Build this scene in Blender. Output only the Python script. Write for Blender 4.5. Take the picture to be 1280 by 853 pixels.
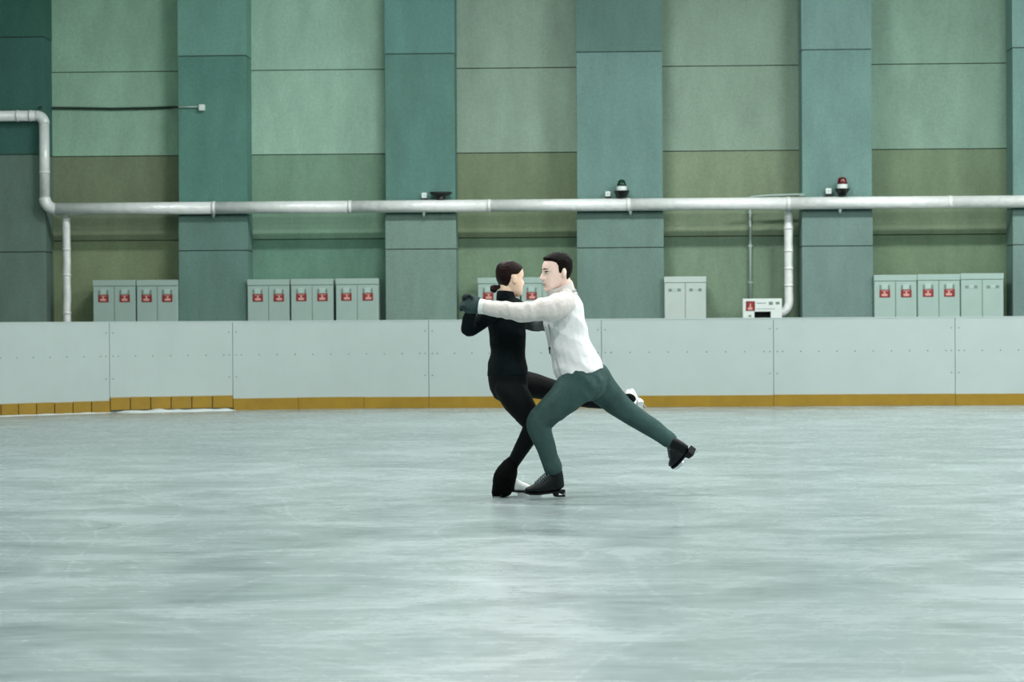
import bpy, bmesh, math, random
from mathutils import Vector, Matrix, noise, Euler

random.seed(7)
S = bpy.context.scene
COL = S.collection
for o in list(bpy.data.objects):
    bpy.data.objects.remove(o, do_unlink=True)

# ------------------------------------------------------------------ camera
F_PX = 3022.0                     # 85 mm on a 36 mm sensor, 1280 px wide
CAM_H = 1.15
PITCH = math.atan(21.5 / F_PX)
ROLL = -0.0062
cam_d = bpy.data.cameras.new('camera')
cam_d.sensor_width = 36.0
cam_d.lens = F_PX * 36.0 / 1280.0
cam_d.clip_end = 300
cam = bpy.data.objects.new('camera', cam_d)
COL.objects.link(cam)
CAM_M = (Matrix.Translation((0, 0, CAM_H)) @ Matrix.Rotation(math.pi / 2 - PITCH, 4, 'X')
         @ Matrix.Rotation(ROLL, 4, 'Z'))
cam.matrix_world = CAM_M
S.camera = cam
cam_d.dof.use_dof = True
cam_d.dof.focus_distance = 15.8
cam_d.dof.aperture_fstop = 5.6
CAM_R = CAM_M.to_3x3()

# ------------------------------------------------------------------ world + view
w = bpy.data.worlds.new('world')
S.world = w
w.use_nodes = True
w.node_tree.nodes['Background'].inputs[0].default_value = (0.55, 0.7, 0.66, 1)
w.node_tree.nodes['Background'].inputs[1].default_value = 0.05
S.view_settings.view_transform = 'Standard'
S.view_settings.look = 'None'
S.view_settings.gamma = 1
S.view_settings.use_curve_mapping = False
S.view_settings.exposure = 0.0
LAMP_W = 585.0
LAMP_COL = (0.985, 1.0, 0.985)

D1 = 15.87          # distance of the skaters
WALL_D = 36.0       # pillar faces
YAW = 0.0345        # the wall runs a little closer on the right
BOARD_D = 33.1


def ray(px, py):
    return (CAM_R @ Vector(((px - 640) / F_PX, -(py - 426.5) / F_PX, -1))).normalized()


def at(px, py, dy=0.0, D=D1):
    d = ray(px, py)
    k = (D + dy) / d.y
    return Vector((0, 0, CAM_H)) + d * k


PXM = F_PX / D1     # pixels per metre at the skaters


def lin(c):
    def f(v):
        v = v / 255.0
        return v / 12.92 if v <= 0.04045 else ((v + 0.055) / 1.055) ** 2.4
    return (f(c[0]), f(c[1]), f(c[2]), 1)


# ------------------------------------------------------------------ materials
def mat(name, col, rough=0.6, metal=0.0, var=0.0, vscale=8.0, bump=0.0, bscale=60.0, spec=0.5,
        stretch=(1, 1, 1), sheen=0.0, detail=4.0):
    m = bpy.data.materials.new(name)
    m.use_nodes = True
    nt = m.node_tree
    b = nt.nodes['Principled BSDF']
    b.inputs['Roughness'].default_value = rough
    b.inputs['Metallic'].default_value = metal
    b.inputs['Specular IOR Level'].default_value = spec
    if sheen:
        b.inputs['Sheen Weight'].default_value = sheen
    c = lin(col)
    b.inputs['Base Color'].default_value = c
    tc = nt.nodes.new('ShaderNodeTexCoord')
    mp = nt.nodes.new('ShaderNodeMapping')
    mp.inputs['Scale'].default_value = stretch
    nt.links.new(tc.outputs['Object'], mp.inputs['Vector'])
    if var > 0:
        n = nt.nodes.new('ShaderNodeTexNoise')
        n.inputs['Scale'].default_value = vscale
        n.inputs['Detail'].default_value = detail
        n.inputs['Roughness'].default_value = 0.65
        nt.links.new(mp.outputs[0], n.inputs['Vector'])
        r = nt.nodes.new('ShaderNodeValToRGB')
        r.color_ramp.elements[0].position = 0.3
        r.color_ramp.elements[1].position = 0.7
        r.color_ramp.elements[0].color = tuple(max(0, v * (1 - var)) for v in c[:3]) + (1,)
        r.color_ramp.elements[1].color = tuple(min(1, v * (1 + var)) for v in c[:3]) + (1,)
        nt.links.new(n.outputs['Fac'], r.inputs[0])
        nt.links.new(r.outputs[0], b.inputs['Base Color'])
    if bump > 0:
        n2 = nt.nodes.new('ShaderNodeTexNoise')
        n2.inputs['Scale'].default_value = bscale
        n2.inputs['Detail'].default_value = 5
        nt.links.new(mp.outputs[0], n2.inputs['Vector'])
        bp = nt.nodes.new('ShaderNodeBump')
        bp.inputs['Strength'].default_value = bump
        bp.inputs['Distance'].default_value = 0.02
        nt.links.new(n2.outputs['Fac'], bp.inputs['Height'])
        nt.links.new(bp.outputs[0], b.inputs['Normal'])
    return m


def concrete(name, col):
    m = mat(name, col, rough=0.85, var=0.13, vscale=1.6, bump=0.25, bscale=40, spec=0.25,
            stretch=(1.6, 1, 0.5), detail=9)
    nt = m.node_tree
    b = nt.nodes['Principled BSDF']
    src = b.inputs['Base Color'].links[0].from_socket
    tc = [n for n in nt.nodes if n.type == 'TEX_COORD'][0]
    n = nt.nodes.new('ShaderNodeTexNoise')          # grain of the cast surface
    n.inputs['Scale'].default_value = 26
    n.inputs['Detail'].default_value = 6
    n.inputs['Roughness'].default_value = 0.8
    nt.links.new(tc.outputs['Object'], n.inputs['Vector'])
    r = nt.nodes.new('ShaderNodeMapRange')
    r.inputs['From Min'].default_value = 0.3
    r.inputs['From Max'].default_value = 0.7
    r.inputs['To Min'].default_value = 0.87
    r.inputs['To Max'].default_value = 1.13
    nt.links.new(n.outputs['Fac'], r.inputs[0])
    mx = nt.nodes.new('ShaderNodeMix')
    mx.data_type = 'RGBA'
    mx.blend_type = 'MULTIPLY'
    mx.inputs[0].default_value = 1.0
    nt.links.new(src, mx.inputs[6])
    nt.links.new(r.outputs[0], mx.inputs[7])
    nt.links.new(mx.outputs[2], b.inputs['Base Color'])
    return m


def ice_material():
    m = bpy.data.materials.new('skated_ice')
    m.use_nodes = True
    nt = m.node_tree
    b = nt.nodes['Principled BSDF']
    L = nt.links.new
    tc = nt.nodes.new('ShaderNodeTexCoord')

    def nz(scale, detail, rot, sx, sy, distort=0.0, rough=0.6):
        mp = nt.nodes.new('ShaderNodeMapping')
        mp.inputs['Rotation'].default_value = (0, 0, rot)
        mp.inputs['Scale'].default_value = (sx, sy, 1)
        L(tc.outputs['Object'], mp.inputs['Vector'])
        n = nt.nodes.new('ShaderNodeTexNoise')
        n.inputs['Scale'].default_value = scale
        n.inputs['Detail'].default_value = detail
        n.inputs['Roughness'].default_value = rough
        n.inputs['Distortion'].default_value = distort
        L(mp.outputs[0], n.inputs['Vector'])
        return n.outputs['Fac']

    def ramp(src, p0, p1, c0=(0, 0, 0, 1), c1=(1, 1, 1, 1)):
        r = nt.nodes.new('ShaderNodeValToRGB')
        r.color_ramp.elements[0].position = p0
        r.color_ramp.elements[1].position = p1
        r.color_ramp.elements[0].color = c0
        r.color_ramp.elements[1].color = c1
        L(src, r.inputs[0])
        return r.outputs[0]

    def math_(op, a, bb):
        n = nt.nodes.new('ShaderNodeMath')
        n.operation = op
        for i, v in enumerate((a, bb)):
            if isinstance(v, (int, float)):
                n.inputs[i].default_value = v
            else:
                L(v, n.inputs[i])
        return n.outputs[0]

    big = ramp(nz(0.30, 4, 0.15, 1.0, 0.6, 0.8), 0.32, 0.70)
    med = ramp(nz(1.3, 8, 0.25, 0.8, 1.0, 0.8, 0.62), 0.34, 0.68)
    fine = ramp(nz(9.0, 10, -0.12, 0.5, 1.3, 0.6, 0.75), 0.36, 0.66)
    streak = ramp(nz(8.0, 9, 0.10, 0.12, 2.0, 0.25, 0.75), 0.42, 0.62)
    streak2 = ramp(nz(7.0, 9, -0.40, 0.10, 2.2, 0.35, 0.75), 0.46, 0.64)
    frost = math_('ADD', math_('MULTIPLY', big, 0.20), math_('MULTIPLY', med, 0.38))
    frost = math_('ADD', frost, math_('MULTIPLY', fine, 0.15))
    frost = math_('ADD', frost, math_('MULTIPLY', streak, 0.09))
    frost = math_('ADD', frost, math_('MULTIPLY', streak2, 0.07))
    # long curved skate cuts: thin contour lines of slow noise fields
    for q, (sc, rot, eps) in enumerate(((0.32, 0.3, 0.0022), (0.45, 1.3, 0.0026), (0.27, 2.2, 0.002))):
        f = nz(sc, 0.0, rot, 1.0, 0.7, 0.0)
        for lv in (0.40, 0.52, 0.61):
            d = math_('ABSOLUTE', math_('SUBTRACT', f, lv + 0.013 * q), 0)
            ln = ramp(d, 0.0, eps, (1, 1, 1, 1), (0, 0, 0, 1))
            frost = math_('ADD', frost, math_('MULTIPLY', ln, 0.055))
    col = ramp(frost, 0.05, 0.95, lin((114, 127, 127)), lin((173, 186, 186)))
    L(col, b.inputs['Base Color'])
    rg = nt.nodes.new('ShaderNodeMapRange')
    rg.inputs['To Min'].default_value = 0.15
    rg.inputs['To Max'].default_value = 0.42
    L(frost, rg.inputs[0])
    L(rg.outputs[0], b.inputs['Roughness'])
    b.inputs['IOR'].default_value = 1.31
    bp = nt.nodes.new('ShaderNodeBump')
    bp.inputs['Strength'].default_value = 0.06
    bp.inputs['Distance'].default_value = 0.01
    L(frost, bp.inputs['Height'])
    L(bp.outputs[0], b.inputs['Normal'])
    return m


def emission(name, col, strength):
    m = bpy.data.materials.new(name)
    m.use_nodes = True
    b = m.node_tree.nodes['Principled BSDF']
    b.inputs['Emission Color'].default_value = tuple(col) + (1,)
    b.inputs['Emission Strength'].default_value = strength
    return m


M = {}
M['ice'] = ice_material()
M['board'] = mat('white_board', (169, 182, 179), rough=0.35, var=0.03, vscale=2, bump=0.02, bscale=6)
M['seam'] = mat('seam_grey', (150, 163, 159), rough=0.7)
M['kick'] = mat('yellow_kick', (143, 112, 16), rough=0.45, var=0.12, vscale=5, detail=6)
M['screw'] = mat('screw_grey', (95, 108, 105), rough=0.5, metal=0.5)
M['snow'] = mat('snow', (196, 206, 206), rough=0.9, bump=0.6, bscale=30)
M['walk'] = mat('walkway_rubber', (52, 62, 58), rough=0.9, var=0.1)
M['ceiling'] = mat('ceiling_sheet', (206, 214, 210), rough=0.8)
M['foil'] = mat('aluminium_foil', (250, 255, 252), rough=0.32, metal=0.08, var=0.10, vscale=9, bump=0.6, bscale=11)
M['foil_dark'] = mat('aluminium_band', (150, 168, 160), rough=0.4, metal=0.75)
M['steel'] = mat('bright_steel', (215, 222, 222), rough=0.25, metal=0.9)
M['black'] = mat('black_plastic', (16, 24, 22), rough=0.45)
M['cable'] = mat('dark_cable', (30, 52, 46), rough=0.6)
M['conduit'] = mat('grey_conduit', (176, 194, 187), rough=0.5)
M['whitebox'] = mat('white_plastic', (232, 242, 238), rough=0.5)
M['cab'] = mat('cabinet_paint', (170, 194, 186), rough=0.4, var=0.04, vscale=3)
M['cabwhite'] = mat('cabinet_paint_white', (196, 210, 204), rough=0.4, var=0.04, vscale=3)
M['dark'] = mat('dark_gap', (14, 26, 22), rough=0.9)
M['red'] = mat('red_sign', (140, 46, 46), rough=0.5)
M['redlens'] = mat('red_lens', (96, 6, 14), rough=0.2)
M['greenlens'] = mat('green_lens', (4, 52, 34), rough=0.2)
M['pale'] = mat('pale_print', (226, 168, 158), rough=0.6)
M['paper'] = mat('white_paper', (184, 208, 199), rough=0.7)
M['mark'] = mat('grey_print', (128, 146, 140), rough=0.6)
M['wallbase'] = mat('wall_base', (40, 55, 47), rough=0.95)
# people
M['skin_m'] = mat('skin_fair', (246, 214, 200), rough=0.5, var=0.05, vscale=20)
M['skin_w'] = mat('skin_warm', (250, 216, 190), rough=0.5, var=0.05, vscale=20)
M['hair_m'] = mat('dark_hair', (16, 10, 8), spec=0.08, rough=0.5, var=0.4, vscale=40, bump=0.5, bscale=120, stretch=(1, 1, 0.3))
M['hair_w'] = mat('brown_hair', (30, 15, 12), spec=0.1, rough=0.42, var=0.4, vscale=30, bump=0.5, bscale=120, stretch=(0.4, 0.4, 1))
M['jacket'] = mat('white_fleece', (228, 228, 229), rough=0.9, var=0.03, vscale=15, bump=0.3, bscale=25, sheen=0.2)
M['sleeve'] = mat('light_grey_knit', (212, 205, 201), rough=0.9, var=0.05, vscale=20, bump=0.35, bscale=30, sheen=0.2)
M['cuff'] = mat('white_cuff', (230, 236, 233), rough=0.9, bump=0.2, bscale=80)
M['trouser'] = mat('dark_slate_cloth', (56, 80, 78), spec=0.2, rough=0.9, var=0.2, vscale=6, bump=0.4, bscale=18)
M['sweater'] = mat('black_knit', (7, 17, 19), spec=0.15, rough=0.9, var=0.25, vscale=12, bump=0.4, bscale=30)
M['legging'] = mat('black_stretch', (3, 8, 9), spec=0.15, rough=0.75, var=0.2, vscale=10, bump=0.2, bscale=25)
M['cover'] = mat('black_cover', (2, 4, 4), spec=0.1, rough=0.95, bump=0.4, bscale=90)
M['glove_m'] = mat('dark_teal_glove', (34, 58, 56), rough=0.85, var=0.25, vscale=30, bump=0.4, bscale=90)
M['glove_w'] = mat('charcoal_glove', (74, 84, 83), rough=0.9, var=0.4, vscale=60, bump=0.5, bscale=120)
M['glove_b'] = mat('black_glove', (8, 22, 20), rough=0.85)
M['boot_b'] = mat('black_leather', (4, 11, 13), spec=0.2, rough=0.5, var=0.2, vscale=15)
M['boot_w'] = mat('white_leather', (226, 230, 228), rough=0.4)
M['sole'] = mat('dark_sole', (6, 12, 12), spec=0.2, rough=0.6)
M['lace'] = mat('grey_lace', (70, 88, 92), rough=0.8)
M['eye'] = mat('eye_white', (225, 220, 215), rough=0.2)
M['iris'] = mat('iris_dark', (30, 22, 18), rough=0.2)
M['lip'] = mat('lip', (186, 112, 104), rough=0.5)
M['zip'] = mat('zip_dark', (24, 30, 30), rough=0.5)
M['zipline'] = mat('zip_seam', (158, 166, 164), rough=0.8)


# ------------------------------------------------------------------ object helpers
def link(o, parent=None):
    COL.objects.link(o)
    if parent is not None:
        o.parent = parent
    return o


def tag(o, label, cat=None, group=None, kind=None):
    if label:
        o['label'] = label
    if cat:
        o['category'] = cat
    if group:
        o['group'] = group
    if kind:
        o['kind'] = kind
    return o


def empty(name, mw=None):
    o = bpy.data.objects.new(name, None)
    o.empty_display_size = 0.1
    COL.objects.link(o)
    if mw is not None:
        o.matrix_world = mw
    return o


def obj(name, bm, m, parent=None, smooth=False, autos=False):
    me = bpy.data.meshes.new(name)
    bm.normal_update()
    bm.to_mesh(me)
    bm.free()
    me.materials.append(m)
    if smooth:
        for p in me.polygons:
            p.use_smooth = True
    o = bpy.data.objects.new(name, me)
    return link(o, parent)


def box(bm, x0, x1, y0, y1, z0, z1, bevel=0.0):
    vs = [bm.verts.new((x, y, z)) for z in (z0, z1) for x, y in ((x0, y0), (x1, y0), (x1, y1), (x0, y1))]
    fs = [(3, 2, 1, 0), (4, 5, 6, 7), (0, 1, 5, 4), (1, 2, 6, 5), (2, 3, 7, 6), (3, 0, 4, 7)]
    faces = [bm.faces.new([vs[i] for i in f]) for f in fs]
    if bevel > 0:
        es = set(e for f in faces for e in f.edges)
        bmesh.ops.bevel(bm, geom=list(es), offset=bevel, segments=2, affect='EDGES', profile=0.5)
    return faces


def boxobj(name, b, m, parent=None, bevel=0.0):
    bm = bmesh.new()
    box(bm, *b, bevel=bevel)
    return obj(name, bm, m, parent)


def catmull(pts, n):
    """pts: list of tuples of floats (any dimension); smooth resampling."""
    if len(pts) < 3 or n < 2:
        out = []
        for i in range(len(pts) - 1):
            for k in range(max(n, 1)):
                t = k / max(n, 1)
                out.append([a + (b - a) * t for a, b in zip(pts[i], pts[i + 1])])
        out.append(list(pts[-1]))
        return out
    out = []
    for i in range(len(pts) - 1):
        p0 = pts[max(i - 1, 0)]
        p1 = pts[i]
        p2 = pts[i + 1]
        p3 = pts[min(i + 2, len(pts) - 1)]
        for k in range(n):
            t = k / n
            row = []
            for a, b, c, d in zip(p0, p1, p2, p3):
                row.append(0.5 * ((2 * b) + (c - a) * t + (2 * a - 5 * b + 4 * c - d) * t * t
                                  + (3 * b - a - 3 * c + d) * t ** 3))
            out.append(row)
    out.append(list(pts[-1]))
    return out


def tube(bm, pts, ref=Vector((0, 1, 0)), n=4, seg=20, caps=True, round_caps=True, closed_flat=False):
    """pts: list of (Vector, r_perp, r_ref): an elliptical tube, r_ref along ref."""
    rows = [(p.x, p.y, p.z, a, b) for p, a, b in pts]
    sm = catmull(rows, n) if n > 1 else [list(r) for r in rows]
    C = [Vector(r[:3]) for r in sm]
    A = [max(r[3], 0.0005) for r in sm]
    B = [max(r[4], 0.0005) for r in sm]
    frames = []
    for i in range(len(C)):
        t = (C[min(i + 1, len(C) - 1)] - C[max(i - 1, 0)])
        if t.length < 1e-9:
            t = Vector((0, 0, 1))
        t.normalize()
        b = ref - t * ref.dot(t)
        if b.length < 0.05:
            b = (frames[-1][2] if frames else Vector((1, 0, 0)))
            b = b - t * b.dot(t)
        b.normalize()
        a = t.cross(b).normalized()
        frames.append((t, a, b))
    if caps and round_caps:
        def capr(i, sgn):
            t, a, b = frames[i]
            ext = []
            r = min(A[i], B[i])
            for ang in (35, 65, 85):
                q = math.radians(ang)
                ext.append((C[i] + t * sgn * r * math.sin(q), A[i] * math.cos(q), B[i] * math.cos(q), frames[i]))
            return ext
        pre = capr(0, -1)[::-1]
        post = capr(len(C) - 1, 1)
        C = [e[0] for e in pre] + C + [e[0] for e in post]
        A = [e[1] for e in pre] + A + [e[1] for e in post]
        B = [e[2] for e in pre] + B + [e[2] for e in post]
        frames = [e[3] for e in pre] + frames + [e[3] for e in post]
    rings = []
    for c, ra, rb, (t, a, b) in zip(C, A, B, frames):
        rings.append([bm.verts.new(c + a * ra * math.cos(2 * math.pi * k / seg) + b * rb * math.sin(2 * math.pi * k / seg))
                      for k in range(seg)])
    for r0, r1 in zip(rings[:-1], rings[1:]):
        for k in range(seg):
            bm.faces.new((r0[k], r0[(k + 1) % seg], r1[(k + 1) % seg], r1[k]))
    if caps:
        bm.faces.new(rings[0][::-1])
        bm.faces.new(rings[-1])
    return rings


def ellipsoid(bm, c, rx, ry, rz, rot=None, seg=16, rings=10):
    mw = Matrix.Translation(c)
    if rot is not None:
        mw = mw @ rot.to_4x4()
    mw = mw @ Matrix.Diagonal((rx, ry, rz, 1))
    bmesh.ops.create_uvsphere(bm, u_segments=seg, v_segments=rings, radius=1.0, matrix=mw)


def remeshed(name, bm, m, parent, voxel=0.008, smooth_it=6, wrinkle=0.0, wscale=14.0, wvec=(1, 1, 1), fac=0.5, wrot=0.0):
    """Union of the closed shapes in bm as one continuous surface."""
    bmesh.ops.recalc_face_normals(bm, faces=bm.faces)
    me = bpy.data.meshes.new(name + '_src')
    bm.to_mesh(me)
    bm.free()
    o = bpy.data.objects.new(name + '_src', me)
    COL.objects.link(o)
    r = o.modifiers.new('r', 'REMESH')
    r.mode = 'VOXEL'
    r.voxel_size = voxel
    if smooth_it:
        s = o.modifiers.new('s', 'SMOOTH')
        s.factor = fac
        s.iterations = smooth_it
    dg = bpy.context.evaluated_depsgraph_get()
    dg.update()
    new = bpy.data.meshes.new_from_object(o.evaluated_get(dg))
    bpy.data.objects.remove(o, do_unlink=True)
    bpy.data.meshes.remove(me)
    new.name = name
    if wrinkle > 0:
        nn = [v.normal.copy() for v in new.vertices]
        for v, nrm in zip(new.vertices, nn):
            c_, s_ = math.cos(wrot), math.sin(wrot)
            q = Vector(((v.co.x * c_ + v.co.z * s_) * wvec[0], v.co.y * wvec[1], (v.co.z * c_ - v.co.x * s_) * wvec[2])) * wscale
            k = noise.noise(q)
            k2 = 1 - abs(noise.noise(q * 0.6 + Vector((9, 3, 1)))) * 2.2
            v.co += nrm * wrinkle * (0.6 * k + 0.6 * max(k2, -0.3))
    new.materials.clear()
    new.materials.append(m)
    for p in new.polygons:
        p.use_smooth = True
    ob = bpy.data.objects.new(name, new)
    return link(ob, parent)


# ------------------------------------------------------------------ wall frame helpers
WALL_M = Matrix.Translation((0, WALL_D, 0)) @ Matrix.Rotation(-YAW, 4, 'Z')
WALL_I = WALL_M.inverted()


def onwall(px, py, v=0.0):
    """pixel -> (u, z) on the plane v (metres behind the pillar faces)."""
    o = WALL_I @ Vector((0, 0, CAM_H))
    d = WALL_I.to_3x3() @ ray(px, py)
    k = (v - o.y) / d.y
    p = o + d * k
    return p.x, p.z


WALL_TOP = 9.0
# ================================================================== SETTING
bm = bmesh.new()
box(bm, -12, 60, -8, 33.2, -0.2, 0.0)
floor = tag(obj('floor', bm, M['ice']), 'pale grey-green skated ice covered in frost and blade marks', None, None, 'structure')
bm = bmesh.new()
box(bm, -16, 60, -2.7, 1.2, -0.2, 0.0)
walk = obj('floor_walkway', bm, M['walk'])
walk.matrix_world = WALL_M
tag(walk, 'dark walkway floor hidden behind the white rink boards', None, None, 'structure')

wall = empty('wall_back', WALL_M)
tag(wall, 'green and grey concrete panel wall with projecting pillars', None, None, 'structure')
boxobj('backing', (-16, 60, 0.62, 0.9, -0.1, WALL_TOP), M['wallbase'], wall)

PIL = [(-60, 56), (222.5, 309), (481, 569.5), (720.5, 829), (1002, 1090.5), (1265.5, 1352)]
PIL_U = [(onwall(a, 200)[0], onwall(b, 200)[0]) for a, b in PIL]
# the pillars go on beyond the right edge of the photograph
u = PIL_U[-1][1]
for k in range(3):
    PIL_U.append((u + 2.2 + 3.2 * k, u + 3.3 + 3.2 * k))
REC = [(PIL_U[i][1], PIL_U[i + 1][0]) for i in range(len(PIL_U) - 1)]
RD = 0.55
z_a = onwall(640, 192 - 107, RD)[1]
z_b = onwall(640, 191, RD)[1]
z_c = onwall(640, 297.3, RD)[1]
STEP = z_a - z_b
# per-recess tints of the panel rows (floor row, row above it, upper rows)
RT = [((140, 154, 121), (133, 145, 118), (166, 202, 178)),  # upper-row tint lightened to offset the weaker lamp light at this end
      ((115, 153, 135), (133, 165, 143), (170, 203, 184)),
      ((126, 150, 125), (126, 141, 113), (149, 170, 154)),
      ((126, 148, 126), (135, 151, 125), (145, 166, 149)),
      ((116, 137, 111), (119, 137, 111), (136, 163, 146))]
zz = [-0.02, z_c - STEP, z_c, z_b, z_a, z_a + STEP, z_a + 2 * STEP, WALL_TOP]
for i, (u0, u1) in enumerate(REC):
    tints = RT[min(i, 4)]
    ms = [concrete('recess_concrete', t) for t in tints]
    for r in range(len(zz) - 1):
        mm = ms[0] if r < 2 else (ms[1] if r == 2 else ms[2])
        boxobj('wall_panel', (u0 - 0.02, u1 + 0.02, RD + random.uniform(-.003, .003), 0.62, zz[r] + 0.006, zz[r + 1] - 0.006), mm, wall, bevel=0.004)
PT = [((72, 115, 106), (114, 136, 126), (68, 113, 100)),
      ((98, 142, 131), (110, 142, 133), (120, 163, 151)),  # top panel tint raised to make up for dimmer lamp light here
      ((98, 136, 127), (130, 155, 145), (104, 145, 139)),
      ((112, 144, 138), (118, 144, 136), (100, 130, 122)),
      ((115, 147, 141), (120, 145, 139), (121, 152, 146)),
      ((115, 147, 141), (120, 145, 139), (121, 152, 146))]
zp_all = onwall(640, 66, 0)[1]
zq = onwall(640, 310.8, 0)[1]
zm_all = onwall(640, 266, 0)[1]
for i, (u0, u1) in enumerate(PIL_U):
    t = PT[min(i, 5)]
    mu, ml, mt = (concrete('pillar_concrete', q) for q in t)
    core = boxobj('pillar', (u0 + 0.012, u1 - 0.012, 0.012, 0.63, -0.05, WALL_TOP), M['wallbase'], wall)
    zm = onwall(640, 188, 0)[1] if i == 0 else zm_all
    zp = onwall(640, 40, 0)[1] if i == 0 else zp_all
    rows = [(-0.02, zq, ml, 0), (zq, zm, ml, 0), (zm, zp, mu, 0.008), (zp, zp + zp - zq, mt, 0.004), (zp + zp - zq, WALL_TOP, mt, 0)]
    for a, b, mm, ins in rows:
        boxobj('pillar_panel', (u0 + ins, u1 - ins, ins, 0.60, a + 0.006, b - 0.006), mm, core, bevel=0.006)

plain = concrete('far_wall_concrete', (186, 200, 192))
for nm, b in (('wall_left', (-12.3, -12.0, -8, 38, -0.1, WALL_TOP)), ('wall_right', (60, 60.3, -8, 38, -0.1, WALL_TOP)),
              ('wall_front', (-12.3, 60.3, -8.3, -8, -0.1, WALL_TOP))):
    tag(boxobj(nm, b, plain), 'plain grey-green concrete wall of the hall', None, None, 'structure')
ceil = boxobj('ceiling', (-17, 61, -8.3, 39, WALL_TOP, WALL_TOP + 0.2), M['ceiling'])
tag(ceil, 'grey sheet metal hall ceiling', None, None, 'structure')

# hall lamps (real luminaires under the ceiling)
lamp_mesh_h = None
diff = emission('lamp_diffuser', LAMP_COL, 6.0)
hb = bmesh.new()
box(hb, -1.3, 1.3, -0.32, 0.32, 0.0, 0.12, bevel=0.02)
for sx in (-0.9, 0.9):
    tube(hb, [(Vector((sx, 0, 0.1)), 0.012, 0.012), (Vector((sx, 0, 0.7)), 0.012, 0.012)], n=1, seg=8, round_caps=False)
hm = bpy.data.meshes.new('housing')
hb.to_mesh(hm); hb.free()
hm.materials.append(M['conduit'])
db = bmesh.new()
box(db, -1.24, 1.24, -0.27, 0.27, -0.02, 0.0)
dm = bpy.data.meshes.new('diffuser')
db.to_mesh(dm); db.free()
dm.materials.append(diff)
ld = bpy.data.lights.new('lamp_light', 'AREA')
ld.shape = 'RECTANGLE'
ld.size = 2.4
ld.size_y = 0.5
ld.energy = LAMP_W
ld.color = LAMP_COL
for iy, Y in enumerate((8.0, 18.0, 28.3)):
    for ix in range(7):
        X = (-3.0, -3.0, -0.3)[iy] + ix * 8.0
        L = empty('ceiling_lamp', Matrix.Translation((X, Y, WALL_TOP - 0.7)))
        tag(L, 'long white hall lamp hanging under the ceiling above the ice', 'lamp', 'hall lamps above the ice')
        link(bpy.data.objects.new('housing', hm), L)
        link(bpy.data.objects.new('diffuser', dm), L)
        li = bpy.data.objects.new('lamp_light', ld)
        link(li, L)
        li.location = (0, 0, -0.03)

# ================================================================== RINK BARRIER
BH = 1.20
KH = 0.158
A_U0 = -1.5          # where the corner curve begins (u along the barrier line)
A_R = 6.7
BAR_M = Matrix.Translation((0, BOARD_D, 0)) @ Matrix.Rotation(-YAW, 4, 'Z')
BAR_I = BAR_M.inverted()


def bar_pt(s, off=0.0):
    """point on the barrier's ice face at arc length s (s = u on the straight); off > 0 toward the ice."""
    if s >= A_U0:
        return Vector((s, -off, 0))
    th = (A_U0 - s) / A_R
    if th > math.pi / 2:
        ex = (th - math.pi / 2) * A_R
        return Vector((A_U0 - A_R + off, -A_R - ex, 0))
    r = A_R - off
    return Vector((A_U0 - r * math.sin(th), -A_R + r * math.cos(th), 0))


def s_of_px(px):
    lo, hi = -9.0, 20.0
    inv = CAM_M.inverted()
    for _ in range(60):
        mid = (lo + hi) / 2
        p = inv @ (BAR_M @ (bar_pt(mid) + Vector((0, 0, 0.6))))
        x = 640 + F_PX * p.x / -p.z
        if x < px:
            lo = mid
        else:
            hi = mid
    return (lo + hi) / 2


def strip(name, s0, s1, z0, z1, off0, off1, m, parent, step=0.16):
    """a bent slab along the barrier between offsets off0 (back) and off1 (ice side)."""
    bm = bmesh.new()
    n = 1 if s0 >= A_U0 else max(1, int((s1 - s0) / step))
    rows = []
    for i in range(n + 1):
        s = s0 + (s1 - s0) * i / n
        a, b = bar_pt(s, off0), bar_pt(s, off1)
        rows.append([bm.verts.new((q.x, q.y, z)) for q, z in ((b, z0), (b, z1), (a, z1), (a, z0))])
    for r0, r1 in zip(rows[:-1], rows[1:]):
        for k in range(4):
            bm.faces.new((r0[k], r1[k], r1[(k + 1) % 4], r0[(k + 1) % 4]))
    bm.faces.new(rows[0])
    bm.faces.new(rows[-1][::-1])
    bmesh.ops.recalc_face_normals(bm, faces=bm.faces)
    return obj(name, bm, m, parent)


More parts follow.
